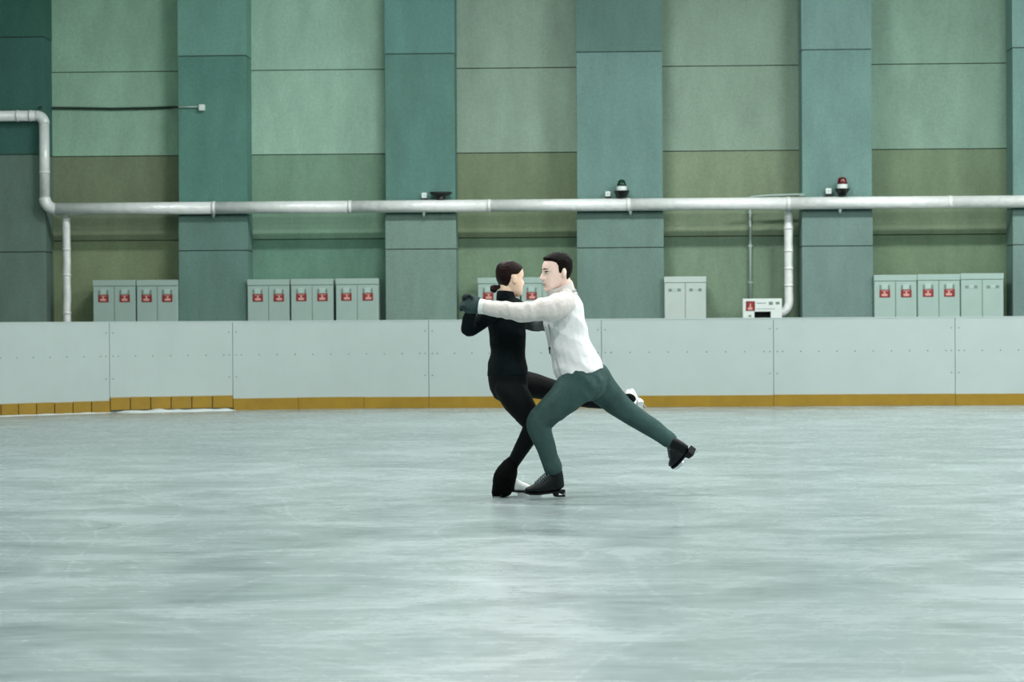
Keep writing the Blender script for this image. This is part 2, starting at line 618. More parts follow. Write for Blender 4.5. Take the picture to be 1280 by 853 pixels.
barrier = empty('rink_barrier', BAR_M)
tag(barrier, 'white rink barrier with yellow kick strip curving around the ice', 'barrier')
seams = [s_of_px(x) for x in (137, 291, 536, 752, 967, 1194)]
seams = [-14.0, -11.0, -8.5] + seams + [seams[-1] + 2.45 * k for k in range(1, 6)]
rows_screw = []
GATE = 3
for i in range(len(seams) - 1):
    s0, s1 = seams[i], seams[i + 1]
    g = 0.0035
    gate = (i == GATE)
    kz0, kz1 = (0.035, KH + 0.045) if gate else (0.0, KH)
    nm = 'gate_panel' if gate else 'board_panel'
    pan = strip(nm, s0 + g, s1 - g, kz1 - 0.01, BH, -0.04, 0.0, M['board'], barrier)
    strip('backing', s0 - 0.02, s1 + 0.02, 0.02, BH - 0.02, -0.09, -0.035, M['seam'], pan)
    strip('cap_rail', s0, s1, BH - 0.004, BH + 0.012, -0.10, 0.004, M['board'], pan)
    # kick plates: short pieces on the curve, one long plate per straight panel
    if i <= GATE:
        n = 6 if i == GATE else max(2, int(round((s1 - s0) / 0.262)))
    elif i == GATE + 1:
        n = 3
    else:
        n = 1
    for k in range(n):
        a = s0 + (s1 - s0) * k / n
        b = s0 + (s1 - s0) * (k + 1) / n
        gg = 0.007 if n > 3 else 0.0025
        strip('kick_plate', a + gg, b - gg, kz0 + random.uniform(0, .004), kz1 + random.uniform(-.003, .003),
              -0.02, 0.014, M['kick'], barrier)
    L_ = s1 - s0
    # screws
    bm = bmesh.new()
    pts = []
    ns = max(2, int(L_ / 0.235))
    for k in range(ns):
        pts.append((s0 + (k + 0.5) * L_ / ns, 0.75))
    for z in (1.06, 0.75, 0.45):
        pts.append((s0 + 0.05, z))
        pts.append((s1 - 0.05, z))
    for s, z in pts:
        p = bar_pt(s, 0.0)
        q = bar_pt(s, 0.004)
        d = (q - p).normalized()
        mw = Matrix.Translation((p.x, p.y, z)) @ d.to_track_quat('Z', 'Y').to_matrix().to_4x4()
        bmesh.ops.create_cone(bm, cap_ends=True, segments=8, radius1=0.010, radius2=0.008, depth=0.006, matrix=mw)
    tag(obj('screws', bm, M['screw'], pan), None, kind='stuff')

# shaved snow along the foot of the gate and the curved boards
bm = bmesh.new()
for (sa, sb, h, wd) in ((s_of_px(142), s_of_px(293), 0.052, 0.42), (s_of_px(-60), s_of_px(142), 0.02, 0.14)):
    rows = []
    n = 60
    for i in range(n + 1):
        s = sa + (sb - sa) * i / n
        e = min(1, min(i, n - i) / 4)
        hh = h * (0.55 + 0.45 * noise.noise(Vector((s * 5, 0, 0)))) * e + 0.002
        ww = wd * (0.75 + 0.4 * noise.noise(Vector((s * 3, 5, 0)))) * (0.3 + 0.7 * e)
        ring = []
        for q, z in ((0.012, -0.005), (0.014, hh * 0.8), (0.014 + ww * 0.35, hh), (0.014 + ww * 0.75, hh * 0.55), (0.014 + ww, -0.005)):
            p = bar_pt(s, q)
            ring.append(bm.verts.new((p.x, p.y, z)))
        rows.append(ring)
    for r0, r1 in zip(rows[:-1], rows[1:]):
        for k in range(5):
            bm.faces.new((r0[k], r1[k], r1[(k + 1) % 5], r0[(k + 1) % 5]))
    bm.faces.new(rows[0]); bm.faces.new(rows[-1][::-1])
bmesh.ops.recalc_face_normals(bm, faces=bm.faces)
snow = obj('snow_ridge', bm, M['snow'], None, smooth=True)
snow.matrix_world = BAR_M
tag(snow, 'ridge of scraped white snow lying along the foot of the rink gate', 'snow', None, 'stuff')


# ================================================================== WALL FIXTURES
def wroot(name, u, v, z, label, cat, group=None):
    e = empty(name, WALL_M @ Matrix.Translation((u, v, z)))
    return tag(e, label, cat, group)


# --- the big lagged pipe
PV = -0.13
pr = 0.092
uz = lambda px, py, v=PV: onwall(px, py, v)
u_el, z_main = uz(56, 260)[0], uz(700, 256.6)[1]
z_up = uz(20, 145)[1]
u_end = 30.0
u_start = -14.0
pipe = wroot('lagged_pipe', 0, 0, 0, 'silver foil-clad pipe running along the wall with two elbows and downpipes', 'pipe')
pm = M['foil']


def straight(name, p0, p1, r, m, parent, seg=20, n=1):
    bm = bmesh.new()
    tube(bm, [(Vector(p0), r, r), (Vector(p1), r, r)], ref=Vector((0.3, 1, 0.2)), n=n, seg=seg, round_caps=False)
    return obj(name, bm, m, parent, smooth=True)


def elbow(name, c, r, R, a0, a1, m, parent, v):
    bm = bmesh.new()
    pts = []
    for k in range(13):
        a = math.radians(a0 + (a1 - a0) * k / 12)
        pts.append((Vector((c[0] + R * math.cos(a), v, c[1] + R * math.sin(a))), r, r))
    tube(bm, pts, n=1, seg=20, round_caps=False)
    return obj(name, bm, m, parent, smooth=True)


def band(u, z, r, axis, m, parent, v, wd=0.03, name='joint_band'):
    d = Vector((wd / 2, 0, 0)) if axis == 'u' else Vector((0, 0, wd / 2))
    c = Vector((u, v, z))
    return straight(name, c - d, c + d, r, m, parent)


ER = 0.17
cuts = [u_el + ER] + [uz(x, 257)[0] for x in (267, 437, 611, 785, 985, 1187)] + [14, 19, 24, u_end]
for a, b in zip(cuts[:-1], cuts[1:]):
    straight('pipe_section', (a, PV, z_main), (b, PV, z_main), pr, pm, pipe)
    if b < u_end:
        band(b, z_main, pr + 0.006, 'u', pm, pipe, PV, 0.05)
er2 = 0.075
elbow('elbow', (u_el + ER, z_main + ER), pr * 0.95, ER, 180, 270, pm, pipe, PV)
straight('pipe_section', (u_el, PV, z_main + ER), (u_el, PV, z_up - 0.12), er2, pm, pipe)
band(u_el, z_main + 0.55, er2 + 0.006, 'z', pm, pipe, PV, 0.04)
elbow('elbow', (u_el - 0.12, z_up - 0.12), er2 * 1.08, 0.12, 0, 90, pm, pipe, PV)
straight('pipe_section', (u_el - 0.12, PV, z_up), (u_start, PV, z_up), er2 * 1.05, pm, pipe)
for x in (22, 38):
    band(uz(x, 145)[0], z_up, er2 * 1.05 + 0.008, 'u', pm, pipe, PV, 0.03)
# hangers
for x in (267, 530, 788, 1050):
    u = uz(x, 257)[0]
    bm = bmesh.new()
    box(bm, u - 0.02, u + 0.02, PV - 0.02, 0.03, z_main - pr - 0.03, z_main - pr + 0.005)
    box(bm, u - 0.012, u + 0.012, PV - 0.012, PV + 0.012, z_main - pr - 0.055, z_main - pr)
    obj('hanger', bm, M['foil_dark'], pipe)


# downpipes
def downpipe(px, ytop, ybot, v, r, foot):
    u, z1 = onwall(px, ytop, v)
    z0 = onwall(px, ybot, v)[1]
    d = empty_part = None
    bm = bmesh.new()
    n = 14
    pts = []
    for k in range(n + 1):
        z = z1 + (z0 - z1) * k / n
        pts.append((Vector((u + 0.006 * noise.noise(Vector((z * 4, px, 0))), v, z)), r * (1 + 0.07 * noise.noise(Vector((z * 9, 3, px)))), r))
    if foot:
        for k in range(1, 8):
            a = math.radians(12 * k)
            pts.append((Vector((u - 0.16 * (1 - math.cos(a)), v, z0 - 0.16 * math.sin(a))), r, r))
        pts.append((Vector((u - 0.3, v, z0 - 0.18)), r, r))
    tube(bm, pts, n=2, seg=18, round_caps=False)
    pp = obj('downpipe', bm, pm, pipe, smooth=True)
    for k in range(1, 5):
        z = z1 + (z0 - z1) * (k / 5 + random.uniform(-.05, .05))
        straight('joint_band', (u, v, z - 0.014), (u, v, z + 0.014), r + 0.007, pm, pp)
    # tee into the main pipe
    straight('tee', (u, v, z1), (u, PV, z_main), r * 0.9, pm, pp)


downpipe(83, 272, 470, 0.02, 0.058, False)
downpipe(985.5, 262, 378, 0.15, 0.064, True)

# --- cable and its end box
cab_r = wroot('wall_cable', 0, 0, 0, 'thin dark cable crossing the wall panel to a small white box', 'cable')
bm = bmesh.new()
pts = []
for x, y in ((50, 134.5), (62, 135), (90, 135.3), (140, 136.2), (185, 135.3), (214, 134.4), (222, 134)):
    vv = {50: -0.03, 222: -0.03}.get(x, RD - 0.04)
    u, z = onwall(x, y, vv)
    pts.append((Vector((u, vv, z)), 0.02, 0.02))
tube(bm, pts, n=1, seg=8)
obj('cable', bm, M['cable'], cab_r, smooth=True)
u0, z0 = onwall(221, 134, -0.03)
u1, z1 = onwall(250, 133.5, -0.03)
straight('conduit', (u0, -0.03, z0), (u1, -0.03, z1), 0.014, M['conduit'], cab_r, seg=10)
u1, z1 = onwall(252.5, 134.5, -0.03)
boxobj('end_box', (u1 - 0.045, u1 + 0.045, -0.08, 0.005, z1 - 0.05, z1 + 0.045), M['whitebox'], cab_r, bevel=0.012)

# --- thin conduits near the fire box
cd = wroot('thin_conduit', 0, 0, 0, 'thin pale vertical conduit dropping to the white fire box', 'conduit')
uA, zA = onwall(937.5, 246, RD - .06)
uB, zB = onwall(939.2, 374, RD - .06)
straight('conduit', (uA, RD - .06, zB - 0.05), (uA, RD - .06, zA), 0.018, M['conduit'], cd, seg=10)
for z in (zB + 0.25, zB + 0.8, zB + 1.3):
    boxobj('clip', (uA - 0.03, uA + 0.03, RD - 0.075, RD - 0.012, z - 0.012, z + 0.012), M['conduit'], cd)
sl = wroot('sloping_strip', 0, 0, 0, 'thin pale strip lying just above the pipe beside the pillar with the red beacon', 'strip')
a = onwall(938, 246.5, 0.02); b = onwall(960, 244.6, 0.02); c = onwall(1003, 243, 0.02)
bm = bmesh.new()
tube(bm, [(Vector((a[0], 0.02, a[1])), 0.014, 0.03), (Vector((b[0], 0.02, b[1])), 0.016, 0.03), (Vector((c[0], 0.0, c[1])), 0.014, 0.03)], n=4, seg=8)
obj('strip', bm, M['conduit'], sl, smooth=True)
boxobj('bracket', (c[0] - 0.05, c[0] + 0.03, -0.03, 0.02, c[1] - 0.03, c[1] + 0.01), M['foil_dark'], sl)


# --- beacons and small boxes above the pipe
def beacon(px, ytop, ybase, lens, label, cone):
    v = -0.135
    u, zt = onwall(px, ytop, v)
    zb = max(onwall(px, ybase, v)[1], z_main + pr + 0.012)
    h = zt - zb
    r = wroot('beacon_light', u, v, zb, label, 'beacon')
    bm = bmesh.new()
    for z0, z1, r0, r1 in ((0.0, 0.05 * h, 0.07, 0.075), (0.05 * h, 0.38 * h, 0.075 if cone else 0.05, 0.12 if not cone else 0.12)):
        tube(bm, [(Vector((0, 0, z0)), r0, r0), (Vector((0, 0, z1)), r1, r1)], n=1, seg=20, round_caps=False)
    box(bm, -0.03, 0.03, 0.0, 0.133, 0.0, 0.06)
    obj('base', bm, M['black'], r, smooth=False)
    bm = bmesh.new()
    tube(bm, [(Vector((0, 0, 0.38 * h)), 0.076, 0.076), (Vector((0, 0, 0.62 * h)), 0.076, 0.076)], n=1, seg=20, round_caps=False)
    obj('white_band', bm, M['whitebox'], r, smooth=False)
    bm = bmesh.new()
    k = 0.055 if cone else 0.064
    tube(bm, [(Vector((0, 0, 0.62 * h)), 0.075, 0.075), (Vector((0, 0, 0.88 * h)), k, k), (Vector((0, 0, 0.97 * h)), k * 0.7, k * 0.7),
              (Vector((0, 0, h)), k * 0.25, k * 0.25)], n=2, seg=20, round_caps=False)
    obj('lens', bm, lens, r, smooth=True)


beacon(777, 224.5, 249, M['greenlens'], 'small beacon with dark green lens above the pipe on the widest pillar', True)
beacon(1052.8, 221.5, 247, M['redlens'], 'small beacon with dark red lens above the pipe on a pillar', False)
u, z = onwall(551, 249.5, -0.12)
dl = wroot('dish_fixture', u, -0.12, z, 'flat black dish-shaped fixture standing on the pipe', 'fixture')
bm = bmesh.new()
tube(bm, [(Vector((0, 0, 0)), 0.07, 0.07), (Vector((0, 0, 0.045)), 0.06, 0.06), (Vector((0, 0, 0.065)), 0.13, 0.10),
          (Vector((0, 0, 0.095)), 0.172, 0.11), (Vector((0, 0, 0.112)), 0.16, 0.10)], n=2, seg=24, round_caps=False)
obj('dish', bm, M['black'], dl, smooth=False)
boxobj('bracket', (-0.03, 0.03, 0.0, 0.11, 0.0, 0.04), M['black'], dl)
for px, py, sz, lb in ((530.3, 244.5, 0.04, 'small white box on the pillar beside the black dish fixture'),
                       (759.8, 242.6, 0.038, 'small white box beside the beacon with the dark green lens'),
                       (1035.6, 239.0, 0.042, 'small white box beside the beacon with the dark red lens')):
    u, z = onwall(px, py, -0.06)
    r = wroot('wall_box', u, -0.06, z, lb, 'box')
    boxobj('case', (-sz, sz, -0.03, 0.03, -sz, sz), M['whitebox'], r, bevel=0.010)
    boxobj('bracket', (-sz * 0.9, sz * 1.2, -0.02, 0.068, -sz - 0.03, -sz), M['black'], r)
    bm = bmesh.new()
    bmesh.ops.create_cone(bm, cap_ends=True, segments=10, radius1=0.012, radius2=0.010, depth=0.008,
                          matrix=Matrix.Translation((0, -0.032, 0)) @ Matrix.Rotation(math.pi / 2, 4, 'X'))
    obj('screw', bm, M['conduit'], r)


# --- metal cabinets
def cabinet(x0, x1, ytop, label, signs=True, white=False, openf=0.0):
    v0 = -0.09
    u0, zt = onwall(x0, ytop, v0)
    u1 = onwall(x1, ytop, v0)[0]
    w_ = u1 - u0
    r = wroot('metal_cabinet', (u0 + u1) / 2, v0, 0.0, label, 'cabinet', 'metal cabinets along the wall')
    m = M['cabwhite'] if white else M['cab']
    h = w_ / 2
    boxobj('body', (-h, h, 0.02, 0.46, 0.0, zt - 0.01), m, r, bevel=0.006)
    boxobj('plinth', (-h + 0.01, h - 0.01, 0.012, 0.03, 0.0, 0.08), M['dark'], r)
    boxobj('fascia', (-h - 0.002, h + 0.002, 0.0, 0.03, zt - 0.088, zt), m, r, bevel=0.005)
    for k in (0, 1):
        a = -h + 0.006 + k * h
        b = a + h - 0.012 + (0 if k else 0)
        d = boxobj('door', (a, b, 0.0, 0.024, 0.09, zt - 0.098), m, r, bevel=0.005)
        c = (a + b) / 2
        zs = zt - 0.275
        if signs:
            s = boxobj('warning_sign', (c - 0.078, c + 0.078, -0.006, 0.002, zs - 0.056, zs + 0.056), M['red'], d)
            # pale figure printed on the sign
            bm = bmesh.new()
            j = random.uniform(-.01, .01)
            box(bm, c - 0.042 + j, c + 0.044 + j, -0.0075, -0.005, zs - 0.038, zs - 0.004)
            box(bm, c - 0.012 + j, c + 0.014 + j, -0.0075, -0.005, zs - 0.002, zs + 0.030)
            box(bm, c - 0.045, c + 0.048, -0.0075, -0.005, zs + 0.034, zs + 0.042)
            obj('print', bm, M['pale'], s)
            boxobj('paper_tag', (c - 0.042, c + 0.042, -0.004, 0.002, zs + 0.066, zs + 0.14), M['paper'], d)
            for q in (-0.062, 0.062):
                boxobj('lock', (c + q - 0.012, c + q + 0.012, -0.012, 0.002, zs + 0.064, zs + 0.125), M['mark'], d, bevel=0.003)
        else:
            for q in (-0.066, 0.066):
                boxobj('lock', (c + q - 0.024, c + q + 0.024, -0.006, 0.002, zs + 0.055, zs + 0.098), M['mark'], d, bevel=0.003)
            boxobj('paper_tag', (c - 0.03, c + 0.03, -0.004, 0.002, zs + 0.06, zs + 0.1), M['paper'], d)
    return r


cabinet(116, 169, 350.4, 'leftmost metal cabinet, beside the thin downpipe, red signs on its doors')
cabinet(170.5, 221.8, 350.2, 'red-signed metal cabinet second from the left, touching the pillar with the cable box')
cabinet(309, 361.5, 349.6, 'red-signed metal cabinet at the left of the row of three left of the woman')
cabinet(363.3, 416.3, 349.0, 'red-signed metal cabinet in the middle of the row of three left of the woman')
cabinet(419.5, 473, 348.4, 'red-signed metal cabinet at the right of the row of three left of the woman')
cabinet(597, 649.5, 347.4, "red-signed metal cabinet behind the woman's head")
cabinet(651.3, 704, 347.0, 'red-signed metal cabinet between the faces of the two skaters')
cabinet(830.2, 882.5, 346, 'single plain metal cabinet without signs, standing alone beside the widest pillar', signs=False, white=True)
cabinet(1092.5, 1146, 344.0, 'red-signed metal cabinet at the left of the row on the far right')
cabinet(1146.8, 1200, 343.2, 'red-signed metal cabinet in the middle of the row on the far right')
cabinet(1200.8, 1254.5, 342.0, 'plain metal cabinet without signs at the right of the row on the far right', signs=False)

# --- fire box
v0 = -0.10
u0, zt = onwall(928.5, 373.6, v0)
u1 = onwall(977.3, 373.6, v0)[0]
fr = wroot('fire_box', (u0 + u1) / 2, v0, 0, 'low white fire equipment box with red fire sign beside the downpipe', 'fire box')
h = (u1 - u0) / 2
px2m = (2 * h) / 48.8
bz = zt - 16.5 * px2m
boxobj('top_panel', (-h, h, 0, 0.16, bz, zt), M['whitebox'], fr, bevel=0.006)
boxobj('side_panel', (-h, -h + 14.5 * px2m, 0.0, 0.16, 0.0, bz + 0.002), M['whitebox'], fr, bevel=0.006)
boxobj('side_panel', (h - 14 * px2m, h, 0.0, 0.16, 0.0, bz + 0.002), M['whitebox'], fr, bevel=0.006)
boxobj('dark_recess', (-h + 14 * px2m, h - 13.5 * px2m, 0.10, 0.12, 0.3, bz), M['dark'], fr)
sg = boxobj('fire_sign', (-h + 3.8 * px2m, -h + 15.2 * px2m, -0.006, 0.002, zt - 15.2 * px2m, zt - 3.2 * px2m), M['red'], fr)
bm = bmesh.new()
cx, cz = -h + 9.2 * px2m, zt - 9.6 * px2m
fl = [(-0.035, -0.052), (0.03, -0.052), (0.034, -0.022), (0.012, -0.010), (0.012, 0.03), (0.004, 0.052), (-0.008, 0.03), (-0.008, -0.008), (-0.034, -0.018)]
f0 = [bm.verts.new((cx + x, -0.008, cz + y)) for x, y in fl]
f1 = [bm.verts.new((cx + x, -0.005, cz + y)) for x, y in fl]
bm.faces.new(f0); bm.faces.new(f1[::-1])
for k in range(len(fl)):
    bm.faces.new((f0[k], f1[k], f1[(k + 1) % len(fl)], f0[(k + 1) % len(fl)]))
obj('flame_figure', bm, M['pale'], sg)
bm = bmesh.new()
box(bm, -h + 17 * px2m, -h + 29 * px2m, -0.002, 0.002, zt - 6.2 * px2m, zt - 5.2 * px2m)
box(bm, -h + 32.5 * px2m, -h + 37.5 * px2m, -0.002, 0.002, zt - 8.0 * px2m, zt - 4.0 * px2m)
box(bm, -h + 41 * px2m, -h + 46 * px2m, -0.002, 0.002, zt - 7.5 * px2m, zt - 4.2 * px2m)
box(bm, -h + 17 * px2m, -h + 40 * px2m, -0.002, 0.002, zt - 13.2 * px2m, zt - 12.6 * px2m)
obj('printed_marks', bm, M['mark'], fr)
boxobj('lock', (-h + 7.5 * px2m, -h + 10.5 * px2m, -0.01, 0.002, zt - 22.5 * px2m, zt - 20.5 * px2m), M['mark'], fr)

# ================================================================== PEOPLE
def V(px, py, dy):
    return at(px, py, dy)


def ch(rows, k=1.0):
    """rows: (px, py, dy, r_px[, depth_m]) -> tube points; k scales the radii."""
    out = []
    for r in rows:
        a = r[3] / PXM * k
        b = (r[4] * k) if len(r) > 4 else a
        out.append((V(*r[:3]), a, b))
    return out


HEAD_ROWS = [(-0.03, .30, .10, .08), (0.0, .365, .03, .155), (0.05, .395, -.05, .205), (0.12, .395, -.13, .25), (0.20, .40, -.20, .278),
             (0.28, .395, -.27, .298), (0.36, .385, -.33, .312), (0.45, .372, -.38, .324), (0.52, .370, -.405, .330),
             (0.60, .396, -.42, .335), (0.70, .392, -.425, .338), (0.80, .350, -.41, .322), (0.88, .275, -.355, .28),
             (0.95, .145, -.25, .195), (0.985, .05, -.15, .11)]


def head_pt(t, ang, off=0.0):
    rows = HEAD_ROWS
    if t <= rows[0][0]:
        r = rows[0]
    elif t >= rows[-1][0]:
        r = rows[-1]
    else:
        for i in range(len(rows) - 1):
            if rows[i][0] <= t <= rows[i + 1][0]:
                break
        p0 = rows[max(i - 1, 0)]; p1 = rows[i]; p2 = rows[i + 1]; p3 = rows[min(i + 2, len(rows) - 1)]
        q = (t - p1[0]) / (p2[0] - p1[0])
        r = tuple(0.5 * ((2 * b) + (c - a) * q + (2 * a - 5 * b + 4 * c - d) * q * q + (3 * b - a - 3 * c + d) * q ** 3)
                  for a, b, c, d in zip(p0, p1, p2, p3))
    f, bk, wd = r[1], r[2], r[3]
    cx = (f + bk) / 2
    hx = (f - bk) / 2
    c, s = math.cos(ang), math.sin(ang)
    e = 0.88
    x = cx + (hx + off) * math.copysign(abs(c) ** e, c)
    y = (wd + off) * math.copysign(abs(s) ** e, s)
    return Vector((x, y, t))


def head_mesh(bm, mw, h, off_fn=None, nt_=44, na=48):
    rings = []
    for i in range(nt_ + 1):
        t = -0.03 + 1.015 * i / nt_
        ring = []
        for k in range(na):
            a = 2 * math.pi * k / na
            p = head_pt(t, a)
            if off_fn is None:
                # eye sockets, temples, cheeks
                for sy in (-1, 1):
                    d2 = ((p.y - sy * .145) / .085) ** 2 + ((t - .525) / .05) ** 2
                    if p.x > 0.1:
                        p.x -= 0.045 * math.exp(-d2)
                        d3 = ((p.y - sy * .19) / .09) ** 2 + ((t - .38) / .08) ** 2
                        p.x += 0.018 * math.exp(-d3)
                if p.x > 0.2:
                    p.x += 0.03 * math.exp(-(p.y / .09) ** 2 - ((t - .05) / .05) ** 2)
                    p.x -= 0.02 * math.exp(-(p.y / .12) ** 2 - ((t - .115) / .03) ** 2)
            else:
                o, up = off_fn(p, t, a)
                c = Vector((-0.01, 0, max(min(t, 0.62), 0.3)))
                d = (p - c).normalized()
                p = p + d * o + Vector((0, 0, up))
            ring.append(bm.verts.new(mw @ (p * h)))
        rings.append(ring)
    for r0, r1 in zip(rings[:-1], rings[1:]):
        for k in range(na):
            bm.faces.new((r0[k], r0[(k + 1) % na], r1[(k + 1) % na], r1[k]))
    bm.faces.new(rings[0][::-1])
    bm.faces.new(rings[-1])


def head_features(bm, mw, h):
    T = lambda x, y, z: mw @ (Vector((x, y, z)) * h)
    ref = (mw.to_3x3() @ Vector((0, 1, 0))).normalized()
    # nose
    tube(bm, [(T(.36, 0, .58), .035 * h, .035 * h), (T(.40, 0, .50), .04 * h, .04 * h), (T(.445, 0, .42), .05 * h, .05 * h),
              (T(.468, 0, .375), .052 * h, .056 * h), (T(.43, 0, .345), .04 * h, .06 * h)], ref=ref, n=3, seg=12)
    for sy in (-1, 1):
        tube(bm, [(T(.40, sy * .055, .365), .04 * h, .03 * h), (T(.43, sy * .05, .36), .035 * h, .03 * h)], ref=ref, n=2, seg=10)
        # brow ridge
        tube(bm, [(T(.385, sy * .05, .585), .03 * h, .03 * h), (T(.36, sy * .14, .60), .032 * h, .03 * h), (T(.29, sy * .22, .58), .03 * h, .03 * h)], ref=ref, n=3, seg=10)
        # ear
        R = mw.to_3x3().normalized() @ Euler((0, math.radians(-8), sy * math.radians(22))).to_matrix()
        ellipsoid(bm, T(-.10, sy * .362, .475), .08 * h, .036 * h, .135 * h, R)
        tube(bm, [(T(-.05, sy * .335, .37), .03 * h, .022 * h), (T(-.07, sy * .35, .42), .035 * h, .022 * h)], ref=ref, n=2, seg=8)
    # lips
    tube(bm, [(T(.33, -.11, .215), .016 * h, .016 * h), (T(.405, 0, .215), .026 * h, .026 * h), (T(.33, .11, .215), .016 * h, .016 * h)], ref=Vector((0, 0, 1)), n=4, seg=10)
    tube(bm, [(T(.33, -.10, .20), .016 * h, .016 * h), (T(.40, 0, .175), .026 * h, .026 * h), (T(.33, .10, .20), .016 * h, .016 * h)], ref=Vector((0, 0, 1)), n=4, seg=10)


def interp(tab, x):
    if x <= tab[0][0]:
        return tab[0][1]
    for (a, b), (c, d) in zip(tab[:-1], tab[1:]):
        if a <= x <= c:
            return b + (d - b) * (x - a) / (c - a)
    return tab[-1][1]


def sstep(a, b, x):
    q = max(0, min(1, (x - a) / (b - a)))
    return q * q * (3 - 2 * q)


def face_parts(mw, h, parent, body, brow_m, lips=True):
    T = lambda x, y, z: mw @ (Vector((x, y, z)) * h)
    R = mw.to_3x3().normalized()
    for sy in (-1, 1):
        bm = bmesh.new()
        ellipsoid(bm, T(.318, sy * .142, .52), .05 * h, .062 * h, .036 * h, R, 14, 10)
        e = obj('eye', bm, M['eye'], body, smooth=True)
        bm = bmesh.new()
        ellipsoid(bm, T(.353, sy * .138, .52), .02 * h, .028 * h, .03 * h, R, 12, 8)
        obj('iris', bm, M['iris'], e, smooth=True)
        bm = bmesh.new()
        tube(bm, [(T(.402, sy * .05, .605), .008 * h, .018 * h), (T(.388, sy * .12, .628), .010 * h, .02 * h), (T(.325, sy * .215, .612), .006 * h, .012 * h)],
             ref=R @ Vector((0, 0, 1)), n=4, seg=8)
        obj('eyebrow', bm, brow_m, body, smooth=True)
        bm = bmesh.new()
        tube(bm, [(T(.360, sy * .08, .542), .006 * h, .010 * h), (T(.372, sy * .14, .556), .007 * h, .012 * h), (T(.325, sy * .205, .54), .005 * h, .010 * h)],
             ref=R @ Vector((0, 0, 1)), n=4, seg=8)
        obj('eyelash', bm, brow_m, body, smooth=True)
    bm = bmesh.new()
    tube(bm, [(T(.330, -.135, .250), .007 * h, .010 * h), (T(.395, -.07, .208), .010 * h, .014 * h), (T(.424, 0, .194), .010 * h, .016 * h), (T(.395, .07, .208), .010 * h, .014 * h), (T(.330, .135, .250), .007 * h, .010 * h)],
         ref=R @ Vector((0, 0, 1)), n=5, seg=8)
    obj('lips', bm, M['lip'], body, smooth=True)


def frame(origin, fwd, up):
    """matrix with X = fwd, Z close to up."""
    x = Vector(fwd).normalized()
    z = Vector(up)
    z = (z - x * z.dot(x)).normalized()
    y = z.cross(x)
    m = Matrix((x, y, z)).transposed().to_4x4()
    m.translation = origin
    return m


def hand(bm, mw, curl, k=1.0, side=1, rk=1.0, thumb_in=0.6):
    """X along the fingers, Z back of the hand, Y * side toward the thumb."""
    T = lambda x, y, z: mw @ (Vector((x, y * side, z)) * k)
    ref = (mw.to_3x3() @ Vector((0, 0, 1))).normalized()
    tube(bm, [(T(-0.02, 0, 0), .026 * rk * k, .021 * rk * k), (T(0.03, 0, 0), .038 * rk * k, .018 * rk * k), (T(0.085, 0, 0.002), .040 * rk * k, .015 * rk * k)],
         ref=ref, n=3, seg=14)
    for j, (y, ln) in enumerate(((.030, .072), (.010, .080), (-.011, .075), (-.030, .058))):
        p = Vector((0.085, y, 0.0))
        a = 0.0
        pts = [(T(p.x - 0.02, p.y, p.z), .0095 * rk * k, .0095 * rk * k)]
        pts.append((T(*p), .0095 * rk * k, .0095 * rk * k))
        for q, fr_ in enumerate((.45, .32, .23)):
            a += curl * (1.0, 1.15, .8)[q]
            p = p + Vector((math.cos(a), 0, -math.sin(a))) * ln * fr_
            pts.append((T(*p), (.009 - .0008 * q) * rk * k, (.009 - .0008 * q) * rk * k))
        tube(bm, pts, ref=(mw.to_3x3() @ Vector((0, 1, 0))).normalized(), n=3, seg=10)
    c = thumb_in
    tube(bm, [(T(0.012, .022, -.004), .014 * rk * k, .014 * rk * k), (T(0.04, .045, -.014), .0125 * rk * k, .0125 * rk * k),
              (T(0.07, .052 - .02 * c, -.02 - .02 * c), .0105 * rk * k, .0105 * rk * k),
              (T(0.092, .046 - .045 * c, -.024 - .026 * c), .009 * rk * k, .009 * rk * k)], ref=ref, n=3, seg=10)


